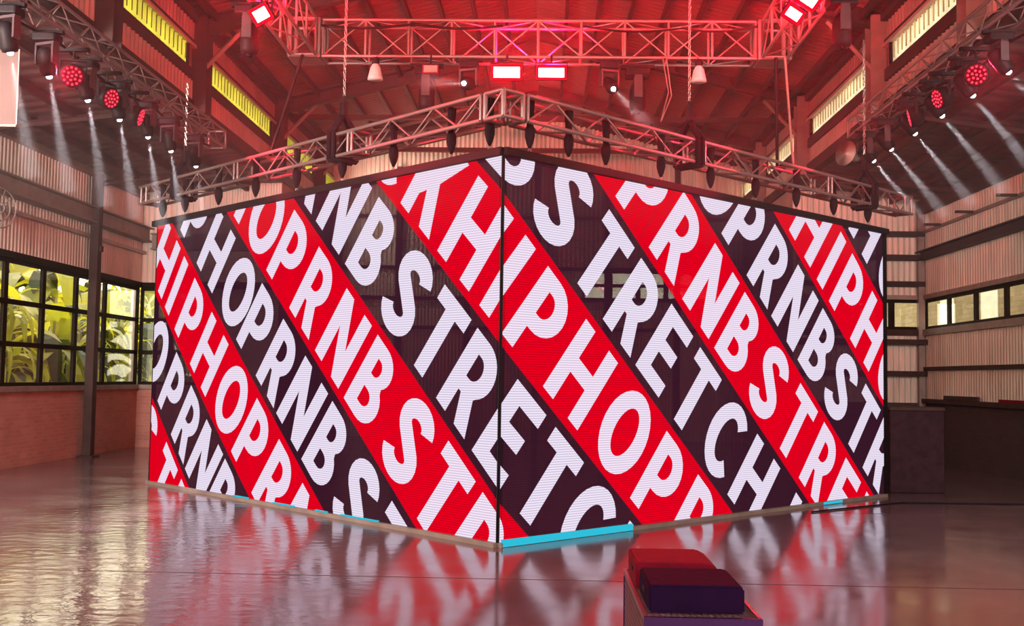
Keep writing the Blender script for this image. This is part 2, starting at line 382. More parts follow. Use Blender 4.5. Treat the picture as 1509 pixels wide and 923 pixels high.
# nave side walls beyond the aisles, gable -------------------------------------
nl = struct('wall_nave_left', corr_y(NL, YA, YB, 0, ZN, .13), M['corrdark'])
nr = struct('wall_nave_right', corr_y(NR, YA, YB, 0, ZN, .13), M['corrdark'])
zr_ = lambda x: ZE + (ZR - ZE) * (1 - abs(x - XC) / ((NR - NL) / 2))
gb = struct('wall_back', corr_x(YB, NL, NR, 0, ZE, .13, .04, lambda x: (4.85, zr_(x))), M['corr'])
obj('corrugated_sheet', corr_x(YB, NL, NR, 0, 4.0, .1, .03), M['corr'], gb)
obj('corrugated_sheet', corr_x(YB, 5.1, NR, 4.0, 4.85, .1, .03), M['corr'], gb)
obj('corrugated_sheet', corr_x(YB, NL, 1.1, 4.0, 4.85, .1, .03), M['corr'], gb)
for sg, xe in ((-1, NL), (1, NR)):
    bm = bmesh.new(); tube(bm, (xe, YB - .02, ZE - .02), (XC, YB - .02, ZR - .02), .12, 4); obj('rake_trim', bm, M['darksteel'], gb)
for z in (3.1, 3.95, 4.83, 6.3): obj('girt', B(NL, NR, YB - .12, YB - .04, z, z + .1), M['darksteel'], gb)
for x in (-4.2, -2.2, -.23, 1.8, 3.8): obj('gable_post', B(x - .08, x + .08, YB - .2, YB - .13, 0, 7.8), M['darksteel'], gb)
# clerestory (raised nave walls) -------------------------------------------------
def clerestory(x, side, name, ml):
    s = 1 if side == 'l' else -1           # inward direction
    def bx(a, b, y0, y1, z0, z1): return B(min(x + s * a, x + s * b), max(x + s * a, x + s * b), y0, y1, z0, z1)
    w = struct(name, bx(-.12, .06, Y0, YB, ZN, 6.47), M['darksteel'])
    obj('corrugated_sheet', corr_y(x, Y0, YB, 6.47, 6.83, .16, .03), M['corrmid'], w)
    obj('clerestory_rail', bx(-.1, .04, Y0, YB, 6.83, 7.03), M['darksteel'], w)
    obj('gutter_trim', bx(-.02, .08, Y0, YB, 7.40, 7.45), M['palesteel'], w)
    obj('clerestory_rail', bx(-.1, .04, Y0, YB, 7.45, 7.54), M['darksteel'], w)
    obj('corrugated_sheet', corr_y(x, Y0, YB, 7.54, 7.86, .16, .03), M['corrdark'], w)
    obj('wall_plate', bx(-.1, .1, Y0, YB, 7.86, ZE), M['darksteel'], w)
    posts = [-2.0, 2.1, 6.2, 10.3, 14.5, 18.55, 24.2, 28.6] if side == 'l' else [-2.0, 2.1, 6.2, 10.3, 14.2, 18.3, 23.6, 28.2]
    edges = [Y0] + sum([[p - .5, p + .5] for p in posts], []) + [YB]
    for i in range(0, len(edges) - 1, 2):
        a, b = edges[i], edges[i + 1]
        if b - a < .3: continue
        st = obj('clerestory_strip', corr_y(x, a, b, 7.03, 7.40, .2, .04), ml, w)
        # thin ribs standing on the sheet and a joint in the middle
        bm = bmesh.new(); k = a + .1
        while k < b: box(bm, *sorted((x + s * .035, x + s * .05)), k, k + .025, 7.09, 7.36); k += .2
        o = obj('strip_rib', bm, ml, w); o['kind'] = 'stuff'
        obj('strip_end', bx(-.06, .05, a - .04, a, 7.03, 7.40), M['frame'], w)
        obj('strip_end', bx(-.06, .05, b, b + .04, 7.03, 7.40), M['frame'], w)
    for p in posts:
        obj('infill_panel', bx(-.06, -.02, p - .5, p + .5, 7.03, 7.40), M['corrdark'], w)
        bm = bmesh.new()
        for a, b_, c, d in ((.0, .26, -.17, -.14), (.0, .26, .14, .17), (.11, .15, -.14, .14)):
            box(bm, *sorted((x + s * a, x + s * b_)), p + c, p + d, ZN, ZE - .02)
        obj('post', bm, M['darksteel'] if side == 'l' else M['steel'], w)
    return posts
pl = clerestory(NL, 'l', 'wall_clerestory_left', M['louvre_l'])
pr = clerestory(NR, 'r', 'wall_clerestory_right', M['louvre_r'])
# roofs --------------------------------------------------------------------------
rf = struct('ceiling', corr_slope((NL - .1, ZE), (XC, ZR), Y0, YB), M['roof'])
obj('roof_sheet', corr_slope((XC, ZR), (NR + .1, ZE), Y0, YB), M['roof'], rf)
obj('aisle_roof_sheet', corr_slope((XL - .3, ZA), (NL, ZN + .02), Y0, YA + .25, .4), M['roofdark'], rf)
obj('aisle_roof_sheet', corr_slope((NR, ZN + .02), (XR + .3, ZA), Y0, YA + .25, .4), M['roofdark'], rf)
hw = (NR - NL) / 2
for sgn in (-1, 1):
    for k in range(1, 10):
        f = k / 9.6; x = XC + sgn * hw * f; z = ZR - (ZR - ZE) * f
        obj('purlin', B(x - .035, x + .035, Y0, YB, z - .17, z - .03), M['darksteel'], rf)
    for k in range(1, 4):                       # aisle purlins
        f = k / 4; x0, x1 = (NL, XL) if sgn < 0 else (NR, XR)
        x = x0 + (x1 - x0) * f; z = ZN + (ZA - ZN) * f
        obj('aisle_purlin', B(x - .04, x + .04, Y0, YA, z - .14, z - .01), M['darksteel'], rf)
for y in (7.5, 12.5, 17.5, 22.5):
    for x0, z0, x1, z1 in ((XL, ZA - .1, NL, ZN - .06), (XR, ZA - .1, NR, ZN - .06)):
        bm = bmesh.new(); tube(bm, (x0, y, z0 - .08), (x1, y, z1 - .08), .06, 6); obj('aisle_rafter', bm, M['darksteel'], rf)
for (ya, yb) in zip(pl, pr):
    y = (ya + yb) / 2
    for sgn, xe, yy in ((-1, NL, ya), (1, NR, yb)):
        bm = bmesh.new()
        d = Vector((XC - xe, 0, ZR - ZE)); L = d.length; ang = math.atan2(d.z, d.x)
        mt = Matrix.Translation((xe, yy, ZE - .14)) @ Matrix.Rotation(-ang, 4, 'Y')
        box(bm, 0, L, -.09, .09, -.20, -.17, mt); box(bm, 0, L, -.09, .09, .07, .1, mt); box(bm, 0, L, -.015, .015, -.17, .07, mt)
        obj('rafter', bm, M['darksteel'], rf)
        bm = bmesh.new(); xi = xe - sgn * .95
        tube(bm, (xe - sgn * .2, yy, 7.12), (xi, yy, zr_(xi) - .32), .045, 4); obj('knee_brace', bm, M['steel'], rf)
for y in (25.4, 29.0): obj('tie_beam', B(NL, NR, y, y + .12, 7.86, 7.98), M['darksteel'], rf)
# windows -------------------------------------------------------------------------
wn_ = [0]
def win_name():
    wn_[0] += 1; return 'window_%d' % wn_[0]
def window(axis, c, a, b, z0, z1, rows, m=M['frame']):
    """axis y: plane x=c, spans y a..b ; axis x: plane y=c"""
    t = .07; d = .03
    def bb(bm, p, q, r, s_):
        if axis == 'y': box(bm, c - d, c + d, p, q, r, s_)
        else: box(bm, p, q, c - d, c + d, r, s_)
    zs = [z0 + (z1 - z0) * i / rows for i in range(rows + 1)]
    bm = bmesh.new(); bb(bm, a, a + t, z0, z1); bb(bm, b - t, b, z0, z1); bb(bm, a + t, b - t, z0, z0 + t); bb(bm, a + t, b - t, z1 - t, z1)
    w = struct(win_name(), bm, m)
    for z in zs[1:-1]:
        bm = bmesh.new(); bb(bm, a + t, b - t, z - .045, z + .045); obj('transom', bm, m, w)
    for za, zb in zip(zs, zs[1:]):
        bm = bmesh.new(); g = .004
        if axis == 'y': box(bm, c - g, c + g, a + t, b - t, za + .03, zb - .03)
        else: box(bm, a + t, b - t, c - g, c + g, za + .03, zb - .03)
        obj('pane', bm, M['glass'], w)
ys = [8.6 + 1.447 * i for i in range(12)]; ys[-1] = YA
for i in range(len(ys) - 1): window('y', XL - .05, ys[i], ys[i + 1], SILL, HEAD, 3)
ys = [10.5 + 1.45 * i for i in range(11)]; ys[-1] = YA
for i in range(len(ys) - 1): window('y', XR + .05, ys[i], ys[i + 1], RS, RH, 1)
for a, b in ((XL, -8.75), (-8.75, -8.0)): window('x', YA + .05, a, b, SILL, HEAD, 3)
obj('plaster_panel', B(-8.0, NL, YA, YA + .1, SILL, HEAD), M['corrdark'], we)
obj('plaster_panel', B(NR, 7.2, YA, YA + .1, RS, RH), M['corrdark'], wf)
for a, b in ((7.2, 8.0), (8.0, XR)): window('x', YA + .05, a, b, RS, RH, 1)
for i in range(5): window('x', YB + .02, 1.1 + .8 * i, 1.1 + .8 * (i + 1), 4.0, 4.85, 2)
# steel column in front of the left wall (building frame)
cw = struct('trim_1', bevelbox(-9.33, -9.15, 21.75, 21.95, 0, ZA - .1, .01, 1), M['darksteel'])
obj('base_plate', B(-9.4, -9.08, 21.65, 22.05, 0, .03), M['darksteel'], cw)
obj('junction_box', B(-9.15, -9.1, 21.8, 21.9, 4.2, 4.32), M['darksteel'], cw)

# ------------------------------------------------------------------ LED walls
A = Vector((-.442, 11.144, 0)); LS = 8.06; HT = 4.05; H0 = .045
S = .21   # stroke
def warp(u): return u + .022 * max(0, -5 - u) ** 2
def arc(cx, cy, rx, ry, a0, a1, n=12):
    return [(cx + rx * math.cos(math.radians(a0 + (a1 - a0) * i / n)), cy + ry * math.sin(math.radians(a0 + (a1 - a0) * i / n))) for i in range(n + 1)]
def ribbon(pts, w):
    L, Rr = [], []
    for i, p in enumerate(pts):
        a = Vector(pts[max(i - 1, 0)]); b = Vector(pts[min(i + 1, len(pts) - 1)]); t = (b - a).normalized(); nrm = Vector((-t.y, t.x)) * w / 2
        L.append(tuple(Vector(p) + nrm)); Rr.append(tuple(Vector(p) - nrm))
    return L + Rr[::-1]
def glyph(ch):
    s = S
    if ch == 'H': return [[(0, 0), (s, 0), (s, .40), (.52, .40), (.52, 0), (.73, 0), (.73, 1), (.52, 1), (.52, .60), (s, .60), (s, 1), (0, 1)]]
    if ch == 'I': return [[(0, 0), (s, 0), (s, 1), (0, 1)]]
    if ch == 'T': return [[(.20, 0), (.41, 0), (.41, .81), (.61, .81), (.61, 1), (0, 1), (0, .81), (.20, .81)]]
    if ch == 'E': return [[(0, 0), (.58, 0), (.58, .19), (s, .19), (s, .41), (.52, .41), (.52, .595), (s, .595), (s, .81), (.58, .81), (.58, 1), (0, 1)]]
    if ch == 'N': return [[(0, 0), (s, 0), (s, .58), (.50, 0), (.72, 0), (.72, 1), (.515, 1), (.515, .42), (.22, 1), (0, 1)]]
    if ch == 'K': return [[(0, 0), (s, 0), (s, .28), (.30, .39), (.47, 0), (.72, 0), (.45, .57), (.72, 1), (.46, 1), (s, .62), (s, 1), (0, 1)]]
    if ch == 'P': return [[(0, 0), (s, 0), (s, .31)] + arc(.27, .655, .345, .345, -90, 90) + [(0, 1)], [(s, .50)] + arc(.27, .655, .13, .155, -90, 90) + [(s, .81)]]
    if ch == 'R': return [[(0, 0), (s, 0), (s, .33), (.26, .33), (.41, 0), (.65, 0), (.47, .39)] + arc(.27, .67, .335, .33, -48, 90) + [(0, 1)], [(s, .515)] + arc(.27, .662, .125, .147, -90, 90) + [(s, .81)]]
    if ch == 'B': return [[(0, 0)] + arc(.32, .29, .315, .29, -90, 52, 10) + arc(.28, .745, .29, .255, -42, 90, 10) + [(0, 1)],
                          [(s, .18)] + arc(.30, .29, .12, .11, -90, 90, 8) + [(s, .40)], [(s, .59)] + arc(.27, .70, .095, .11, -90, 90, 8) + [(s, .81)]]
    if ch == 'O': return [arc(.385, .5, .40, .525, 0, 348, 28), arc(.385, .5, .18, .32, 0, 348, 28)]
    if ch == 'C': return [arc(.385, .5, .40, .525, 46, 314, 22) + arc(.385, .5, .18, .32, 314, 46, 22)]
    if ch == 'S': return [ribbon(arc(.315, .735, .22, .175, 6, 225, 14) + arc(.315, .27, .23, .18, 42, -170, 14), .225)]
def glyph_mesh(ch):
    cu = bpy.data.curves.new('g', 'CURVE'); cu.dimensions = '2D'; cu.fill_mode = 'BOTH'
    for pts in glyph(ch):
        sp = cu.splines.new('POLY'); sp.points.add(len(pts) - 1)
        for p, q in zip(sp.points, pts): p.co = (q[0], q[1], 0, 1)
        sp.use_cyclic_u = True
    o = bpy.data.objects.new('g', cu); C.objects.link(o)
    dg = bpy.context.evaluated_depsgraph_get(); me = bpy.data.meshes.new_from_object(o.evaluated_get(dg))
    vv = [tuple(v.co)[:2] for v in me.vertices]; ff = [tuple(p.vertices) for p in me.polygons]
    C.objects.unlink(o); bpy.data.objects.remove(o); bpy.data.curves.remove(cu); bpy.data.meshes.remove(me)
    return vv, ff
GL = {c: glyph_mesh(c) for c in 'HIPORNBSTECK'}
LINES = {
 -6: [('S', 2.25), ('T', 3.24), ('R', 4.03)],
 -5: [('O', .2), ('P', 1.17), ('R', 1.92), ('N', 2.65), ('B', 3.45), ('S', 4.3)],
 -4: [('H', -1.95), ('I', -1.03), ('P', -.5), ('H', .3), ('O', 1.25), ('P', 2.14), ('R', 2.93), ('N', 3.72)],
 -3: [('I', -3.27), ('P', -2.8), ('H', -1.97), ('O', -1.03), ('P', -.22), ('R', .54), ('N', 1.28), ('B', 2.13), ('S', 2.98), ('T', 3.8)],
 -2: [('H', -3.4), ('O', -2.5), ('P', -1.62), ('R', -.81), ('N', .04), ('B', .92), ('S', 1.87), ('T', 2.69), ('R', 3.45), ('E', 4.3)],
 -1: [('R', -3.25), ('N', -2.46), ('B', -1.56), ('S', -.66), ('T', .12), ('R', .86), ('E', 1.67), ('T', 2.44), ('C', 3.22), ('H', 4.1)],
 0: [('C', -3.4), ('K', -2.52), ('H', -1.6), ('I', -.64), ('P', -.18), ('H', .64), ('O', 1.61), ('P', 2.57), ('R', 3.4)],
 1: [('B', -2.99), ('S', -2.15), ('T', -1.29), ('R', -.52), ('E', .25), ('T', 1.02), ('C', 1.83), ('H', 2.69), ('I', 3.94)],
 2: [('P', -2.68), ('R', -1.87), ('N', -1.0), ('B', -.12), ('S', .78), ('T', 1.67), ('R', 2.5), ('E', 3.3), ('T', 4.1)],
 3: [('O', -3.22), ('P', -2.35), ('R', -1.6), ('N', -.83), ('B', .04), ('S', .85), ('T', 1.66), ('R', 2.41), ('E', 3.25)],
 4: [('H', -2.67), ('I', -1.71), ('P', -1.27), ('H', -.48), ('O', .42), ('P', 1.3)],
 5: [('H', -2.95), ('O', -1.95)],
}
TH = math.radians(41.5); ca, sa = math.cos(TH), math.sin(TH)
def led_wall(name, label, side, rz):
    t = thing(name, label, 'video wall', A, (0, 0, rz))
    # local x = u (-8.06..0 on the left wall, 0..8.06 on the right one), local z = height, -y faces the hall entrance
    x0, x1 = (-LS, 0) if side == 'L' else (0, LS)
    if True:
        bm = bmesh.new(); box(bm, x0 + .014, x1 - .014, .0, .004, H0, HT)
        bl = bmesh.new()
        for k, arr in LINES.items():
            u0 = .08 + 1.815 * k
            for ch, a0 in arr:
                vv, ff = GL[ch]; vs_ = []
                for p, q in vv:
                    a = a0 + p; b = .095 + q * 1.01
                    vs_.append(bl.verts.new((warp(u0 + a * ca + b * sa), -.004, 2 - a * sa + b * ca)))
                for f in ff: bl.faces.new([vs_[i] for i in f])
        for co, no in (((x0 + .014, 0, 0), (-1, 0, 0)), ((x1 - .014, 0, 0), (1, 0, 0)), ((0, 0, H0), (0, 0, -1)), ((0, 0, HT), (0, 0, 1))):
            bmesh.ops.bisect_plane(bl, geom=bl.verts[:] + bl.edges[:] + bl.faces[:], plane_co=co, plane_no=no, clear_outer=True)
        me = bpy.data.meshes.new('x'); bl.to_mesh(me); bl.free()
        nf = len(bm.faces); bm.from_mesh(me); bm.faces.ensure_lookup_table()
        for f in bm.faces[nf:]: f.material_index = 1
        obj('screen', bm, [M['led_base'], M['led_white']], t)
    obj('top_bar', bevelbox(x0 - (.12 if side == 'L' else 0), x1 + (.12 if side == 'R' else 0), -.05, .12, HT, HT + .09, .006, 1), M['black'], t)
    obj('edge_profile', B(x0, x0 + .014, -.012, .06, H0, HT), M['black'], t)
    obj('edge_profile', B(x1 - .014, x1, -.012, .06, H0, HT), M['black'], t)
    bm = bmesh.new(); box(bm, x0, x1, -.06, .06, .0, H0)
    obj('base_rail', bm, M['steel'], t)
    if side == 'R':
        bm = bmesh.new(); box(bm, .02, 2.05, -.072, -.0605, .006, .075); box(bm, .02, 2.05, -.0605, -.03, .0455, .075); o = obj('cyan_edge_strip', bm, M['cyan'], t); o['label'] = 'bright cyan strip'
        obj('cyan_edge_strip', B(6.2, 6.7, -.07, -.0605, .01, .045), M['cyan'], t)
        obj('side_post', B(LS + .01, LS + .12, .0, .12, 0, HT + .1), M['black'], t)
    else:
        for a, b in ((-2.75, -2.0), (-3.3, -3.05), (-5.35, -4.95), (-4.3, -3.8)):
            obj('cyan_edge_strip', B(a, b, -.05, -.02, .046, .062), M['cyan'], t)
    return t
led_wall('led_wall', 'left face of the giant video cube, red and black bands with white capitals, ending near the brick wall', 'L', -PI / 4)
led_wall('led_wall', 'right face of the giant video cube, red and black bands with white capitals, cyan strip at its foot', 'R', PI / 4)

# ------------------------------------------------------------------ trusses
UNIT = {}
def unit_cyl(r_ratio_key='tube', mm='alu', seg=8):
    k = (mm, seg)
    if k not in UNIT:
        bm = bmesh.new(); bmesh.ops.create_cone(bm, cap_ends=True, segments=seg, radius1=1, radius2=1, depth=1)
        me = bpy.data.meshes.new('tube'); bm.to_mesh(me); bm.free(); me.materials.append(M[mm])
        for p in me.polygons: p.use_smooth = len(p.vertices) == 4
        UNIT[k] = me
    return UNIT[k]
def rod(name, p0, p1, r, parent, mm='alu', seg=8):
    p0, p1 = Vector(p0), Vector(p1); d = p1 - p0
    o = link(name, unit_cyl('t', mm, seg), parent)
    o.matrix_local = Matrix.LocRotScale((p0 + p1) / 2, Vector((0, 0, 1)).rotation_difference(d), (r, r, d.length))
    return o
def truss(name, label, p0, p1, w, h, bay, group=None, r=.024, rb=.011, style='zig', sections=None):
    """box truss from p0 to p1 (bottom centre line), w wide, h high"""
    p0, p1 = Vector(p0), Vector(p1); L = (p1 - p0).length
    rz = math.atan2(p1.y - p0.y, p1.x - p0.x)
    t = thing(name, label, 'truss', p0, (0, 0, rz), group)
    cs = [(-w / 2, 0), (w / 2, 0), (w / 2, h), (-w / 2, h)]
    for y, z in cs: rod('chord', (0, y, z), (L, y, z), r, t)
    n = max(1, int(round(L / bay))); b = L / n
    for fi in range(4):
        (ya, za), (yb, zb) = cs[fi], cs[(fi + 1) % 4]
        for i in range(n):
            xa, xb = i * b, (i + 1) * b
            if i % 2 == fi % 2: rod('brace', (xa, ya, za), (xb, yb, zb), rb, t, seg=6)
            else: rod('brace', (xa, yb, zb), (xb, ya, za), rb, t, seg=6)
    for x in (sections or [0, L]):
        for fi in range(4):
            (ya, za), (yb, zb) = cs[fi], cs[(fi + 1) % 4]
            rod('end_frame', (x, ya, za), (x, yb, zb), r * .8, t)
        if style == 'post': pass
    if style == 'post':
        for i in range(0, n + 1):
            for y in (-w / 2, w / 2): rod('upright', (i * b, y, 0), (i * b, y, h), r * .8, t)
    return t
s2 = math.sqrt(.5)
TZ = 4.43; TH_ = .27
Lc = A + Vector((0, 0, TZ))
kc = .21                                    # half size of the corner block
dl, dr = Vector((-s2, s2, 0)), Vector((s2, s2, 0))
truss('roof_truss', 'silver box truss above the left video wall, running back to the left', Lc + dl * kc, Lc + dl * 8.45, .28, TH_, .40, sections=[0, 2.35, 2.43, 5.1, 5.2, 8.0, 8.18])
truss('roof_truss', 'silver box truss above the right video wall, running back to the right', Lc + dr * kc, Lc + dr * 8.75, .28, TH_, .40, sections=[0, 3.0, 3.08, 6.0, 6.1, 8.3, 8.51])
# corner block
t = thing('truss_corner', 'cube shaped corner block where the two low trusses meet above the cube edge', 'truss', Lc, (0, 0, PI / 4))
q = .14
for x in (-q, q):
    for y in (-q, q): rod('upright', (x, y, 0), (x, y, TH_), .026, t)
for z in (0, TH_):
    for a, b in (((-q, -q), (q, -q)), ((q, -q), (q, q)), ((q, q), (-q, q)), ((-q, q), (-q, -q))): rod('chord', (*a, z), (*b, z), .024, t)
rod('brace', (-q, -q, 0), (q, -q, TH_), .012, t); rod('brace', (-q, -q, TH_), (-q, q, 0), .012, t); rod('brace', (-q, -q, 0), (q, q, 0), .012, t)

# hanging straps between truss and top bar
def strap(tt, d, idx, lab):
    P = A + d * tt
    o = thing('hanging_strap', lab, 'strap', (P.x, P.y, HT + .09), (0, 0, math.atan2(d.y, d.x)), 'black straps tying the video walls to the truss')
    prof = [(.014, .045), (.038, .10), (.055, .17), (.055, .25), (.035, .30)]
    bm = lathe(prof, 8); bmesh.ops.scale(bm, vec=(.75, 1.2, 1), verts=bm.verts); obj('sleeve', bm, M['fabric'], o, True)
    bm = bmesh.new()
    for k in range(8):
        a0, a1 = 2 * PI * k / 8, 2 * PI * (k + 1) / 8
        tube(bm, (.022 * math.cos(a0), 0, .018 + .022 * math.sin(a0)), (.022 * math.cos(a1), 0, .018 + .022 * math.sin(a1)), .006, 5)
    obj('shackle', bm, M['chain'], o)
    bm = bmesh.new()
    tube(bm, (0, 0, .29), (0, 0, .56), .035, 8, .05)
    obj('webbing', bm, M['fabric'], o)
SL = [.22, .85, 1.9, 2.95, 4.0, 5.05, 6.1, 7.15, 7.9]; SR = [.38, .98, 1.6, 2.6, 3.6, 4.6, 5.6, 6.6, 7.6]
ordn = ['first', 'second', 'third', 'fourth', 'fifth', 'sixth', 'seventh', 'eighth', 'ninth']
for i, tt in enumerate(SL): strap(tt, dl, i, 'black hanging strap over the left video wall, %s from the front corner' % ordn[i])
for i, tt in enumerate(SR): strap(tt, dr, i, 'black hanging strap over the right video wall, %s from the front corner' % ordn[i])

# chain hoists
def chain_mesh(L, pitch=.05, r=.016, w=.005):
    bm = bmesh.new(); n = int(L / pitch)
    for i in range(n):
        z = i * pitch; odd = i % 2; pts = []
        for k in range(8):
            a = 2 * PI * k / 8; x = r * math.cos(a); zz = (pitch * .68) * math.sin(a)
            pts.append(Vector((x if odd else 0, 0 if odd else x, z + zz)))
        for k in range(8): tube(bm, pts[k], pts[(k + 1) % 8], w, 4)
    return bm
def hoist(P, rz, zt, lab):
    o = thing('chain_hoist', lab, 'hoist', P, (0, 0, rz))
    bm = bmesh.new()                                    # round sling wrapped about the truss
    h = TH_; w = .17
    for a in (-.05, .05):
        for p0, p1 in (((a, -w, -.03), (a, -w, h + .04)), ((a, w, -.03), (a, w, h + .04)), ((a, -w, -.03), (a, w, -.03)), ((a, -w, h + .04), (0, 0, h + .28)), ((a, w, h + .04), (0, 0, h + .28))):
            tube(bm, p0, p1, .036, 6)
    obj('sling', bm, M['fabric'], o, True)
    obj('hook_block', bevelbox(-.045, .045, -.04, .04, h + .26, h + .44, .015), M['black'], o)
    bm = bmesh.new(); tube(bm, (0, 0, h + .44), (0, 0, h + .52), .02, 6); obj('swivel', bm, M['black'], o)
    c = chain_mesh(zt - P[2] - h - .5); bmesh.ops.translate(c, vec=(0, 0, h + .52), verts=c.verts)
    k = obj('chain', c, M['chain'], o); k['kind'] = 'stuff'
for d, tt, zt, lab in ((dl, 2.95, 8.3, 'chain hoist and black sling lifting the left low truss near its middle'),
                       (dl, 7.2, 6.2, 'chain hoist and black sling near the far left end of the low truss'),
                       (dr, 3.15, 8.3, 'chain hoist and black sling lifting the right low truss near its middle'),
                       (dr, 7.5, 7.0, 'chain hoist and black sling near the far right end of the low truss')):
    P = A + d * tt; hoist((P.x, P.y, TZ), math.atan2(d.y, d.x), zt, lab)

# high truss ring
HZ = 6.06; HH = .5; HYb = 14.5; HX0, HX1 = -3.3, 3.05
truss('high_truss', 'high silver truss crossing the hall behind the white flood lights', (HX0 + .25, HYb, HZ), (HX1 - .25, HYb, HZ), .34, HH, .57, r=.022, rb=.011, style='post')
truss('high_truss', 'left arm of the high truss coming overhead towards the viewer', (HX0, HYb - .25, HZ), (HX0, 7.5, HZ), .34, HH, .57, r=.022, rb=.011, style='post')
truss('high_truss', 'right arm of the high truss coming overhead towards the viewer', (HX1, HYb - .25, HZ), (HX1, 7.5, HZ), .34, HH, .57, r=.022, rb=.011, style='post')
for x, lab in ((HX0, 'left rear corner block of the high truss beside a red flood light'), (HX1, 'right rear corner block of the high truss beside a red flood light')):
    t = thing('truss_corner', lab, 'truss', (x, HYb, HZ)); q = .2
    for a in (-q, q):
        for b in (-q, q): rod('upright', (a, b, 0), (a, b, HH), .03, t)
    for z in (0, HH):
        for a, b in (((-q, -q), (q, -q)), ((q, -q), (q, q)), ((q, q), (-q, q)), ((-q, q), (-q, -q))): rod('chord', (*a, z), (*b, z), .026, t)
    obj('plate', B(-q, q, -q, q, -.02, -.005), M['alu'], t)
# side trusses carrying the moving heads
SXL, SXR, SZ, SZR = -5.5, 5.02, 5.50, 5.70
truss('side_truss', 'truss along the left clerestory with moving head lights under it', (SXL, 6.5, SZ), (SXL, 17.7, SZ), .28, .28, .38, r=.02, rb=.009)
truss('side_truss', 'truss along the right clerestory with moving head lights under it', (SXR, 6.5, SZR), (SXR, 17.4, SZR), .28, .28, .38, r=.02, rb=.009)

# ------------------------------------------------------------------ light fixtures
PROTO = {}
def pm(key, bmf, m, smooth=False):
    if key not in PROTO:
        me = bpy.data.meshes.new(key); bm = bmf(); bm.to_mesh(me); bm.free(); me.materials.append(m)
        if smooth:
            for p in me.polygons: p.use_smooth = True
        PROTO[key] = me
    return PROTO[key]
def aimrot(d):      # rotation taking -z to d
    return Vector((0, 0, -1)).rotation_difference(Vector(d).normalized())
def spot(parent, loc, rot, col, W, ang, blend=.3, size=.03):
    ld = bpy.data.lights.new('spot', 'SPOT'); ld.energy = W; ld.color = col; ld.spot_size = math.radians(ang); ld.spot_blend = blend; ld.shadow_soft_size = size
    o = bpy.data.objects.new('beam_light', ld); C.objects.link(o); o.parent = parent; o.location = loc
    o.rotation_mode = 'QUATERNION'; o.rotation_quaternion = rot; return o
def moving_head(P, aim, lab, group, on=True, W=1500, sc_=1.0):
    """P = hanging point under the truss chord"""
    o = thing('moving_head_light', lab, 'stage light', P, None, group); o.scale = (sc_,) * 3
    yaw = math.atan2(aim[1], aim[0]) if abs(aim[0]) + abs(aim[1]) > .01 else 0
    def add(n, me, par=o, loc=(0, 0, 0), rq=None):
        k = link(n, me, par); k.location = loc
        if rq is not None: k.rotation_mode = 'QUATERNION'; k.rotation_quaternion = rq
        return k
    def clamp():
        bm = bmesh.new(); box(bm, -.18, .18, -.03, .03, -.045, -.005); return bm
    add('clamp', pm('mh_clamp', clamp, M['black']))
    add('base', pm('mh_base', lambda: bevelbox(-.13, .13, -.11, .11, -.14, -.045, .02), M['black']))
    def yoke():
        bm = bmesh.new(); box(bm, -.13, .13, -.04, .04, -.17, -.14)
        for s_ in (-1, 1): box(bm, *sorted((s_ * .105, s_ * .13)), -.045, .045, -.38, -.17)
        return bm
    yq = Matrix.Rotation(yaw + PI / 2, 4, 'Z').to_quaternion()
    add('yoke', pm('mh_yoke', yoke, M['yoke']), rq=yq)
    prof = [(.045, -.17), (.075, -.165), (.088, -.12), (.088, .05), (.075, .11), (.04, .14)]
    hq = aimrot(aim)
    hd = add('head', pm('mh_head', lambda: lathe(prof, 14), M['black'], True), loc=(0, 0, -.34), rq=hq)
    add('lens', pm('mh_lens_on' if on else 'mh_lens_off', lambda: lathe([(.006, -.200), (.020, -.196), (.030, -.185), (.033, -.171)], 14), M['e_white'] if on else M['fabric']), par=hd)
    if on and BEAM:
        bq = link('beam', pm('mh_beam', lambda: lathe([(.14, -1.45), (.028, -.215)], 16), M['beam']), o)  # cone of added haze, shaped like the lamp's beam
        bq.location = (0, 0, -.34); bq.rotation_mode = 'QUATERNION'; bq.rotation_quaternion = hq; bq['kind'] = 'stuff'
    if on: spot(o, Vector((0, 0, -.34)) + hq @ Vector((0, 0, -.205)), hq, (1, .93, .98), W, 10, .5, .02)
    return o
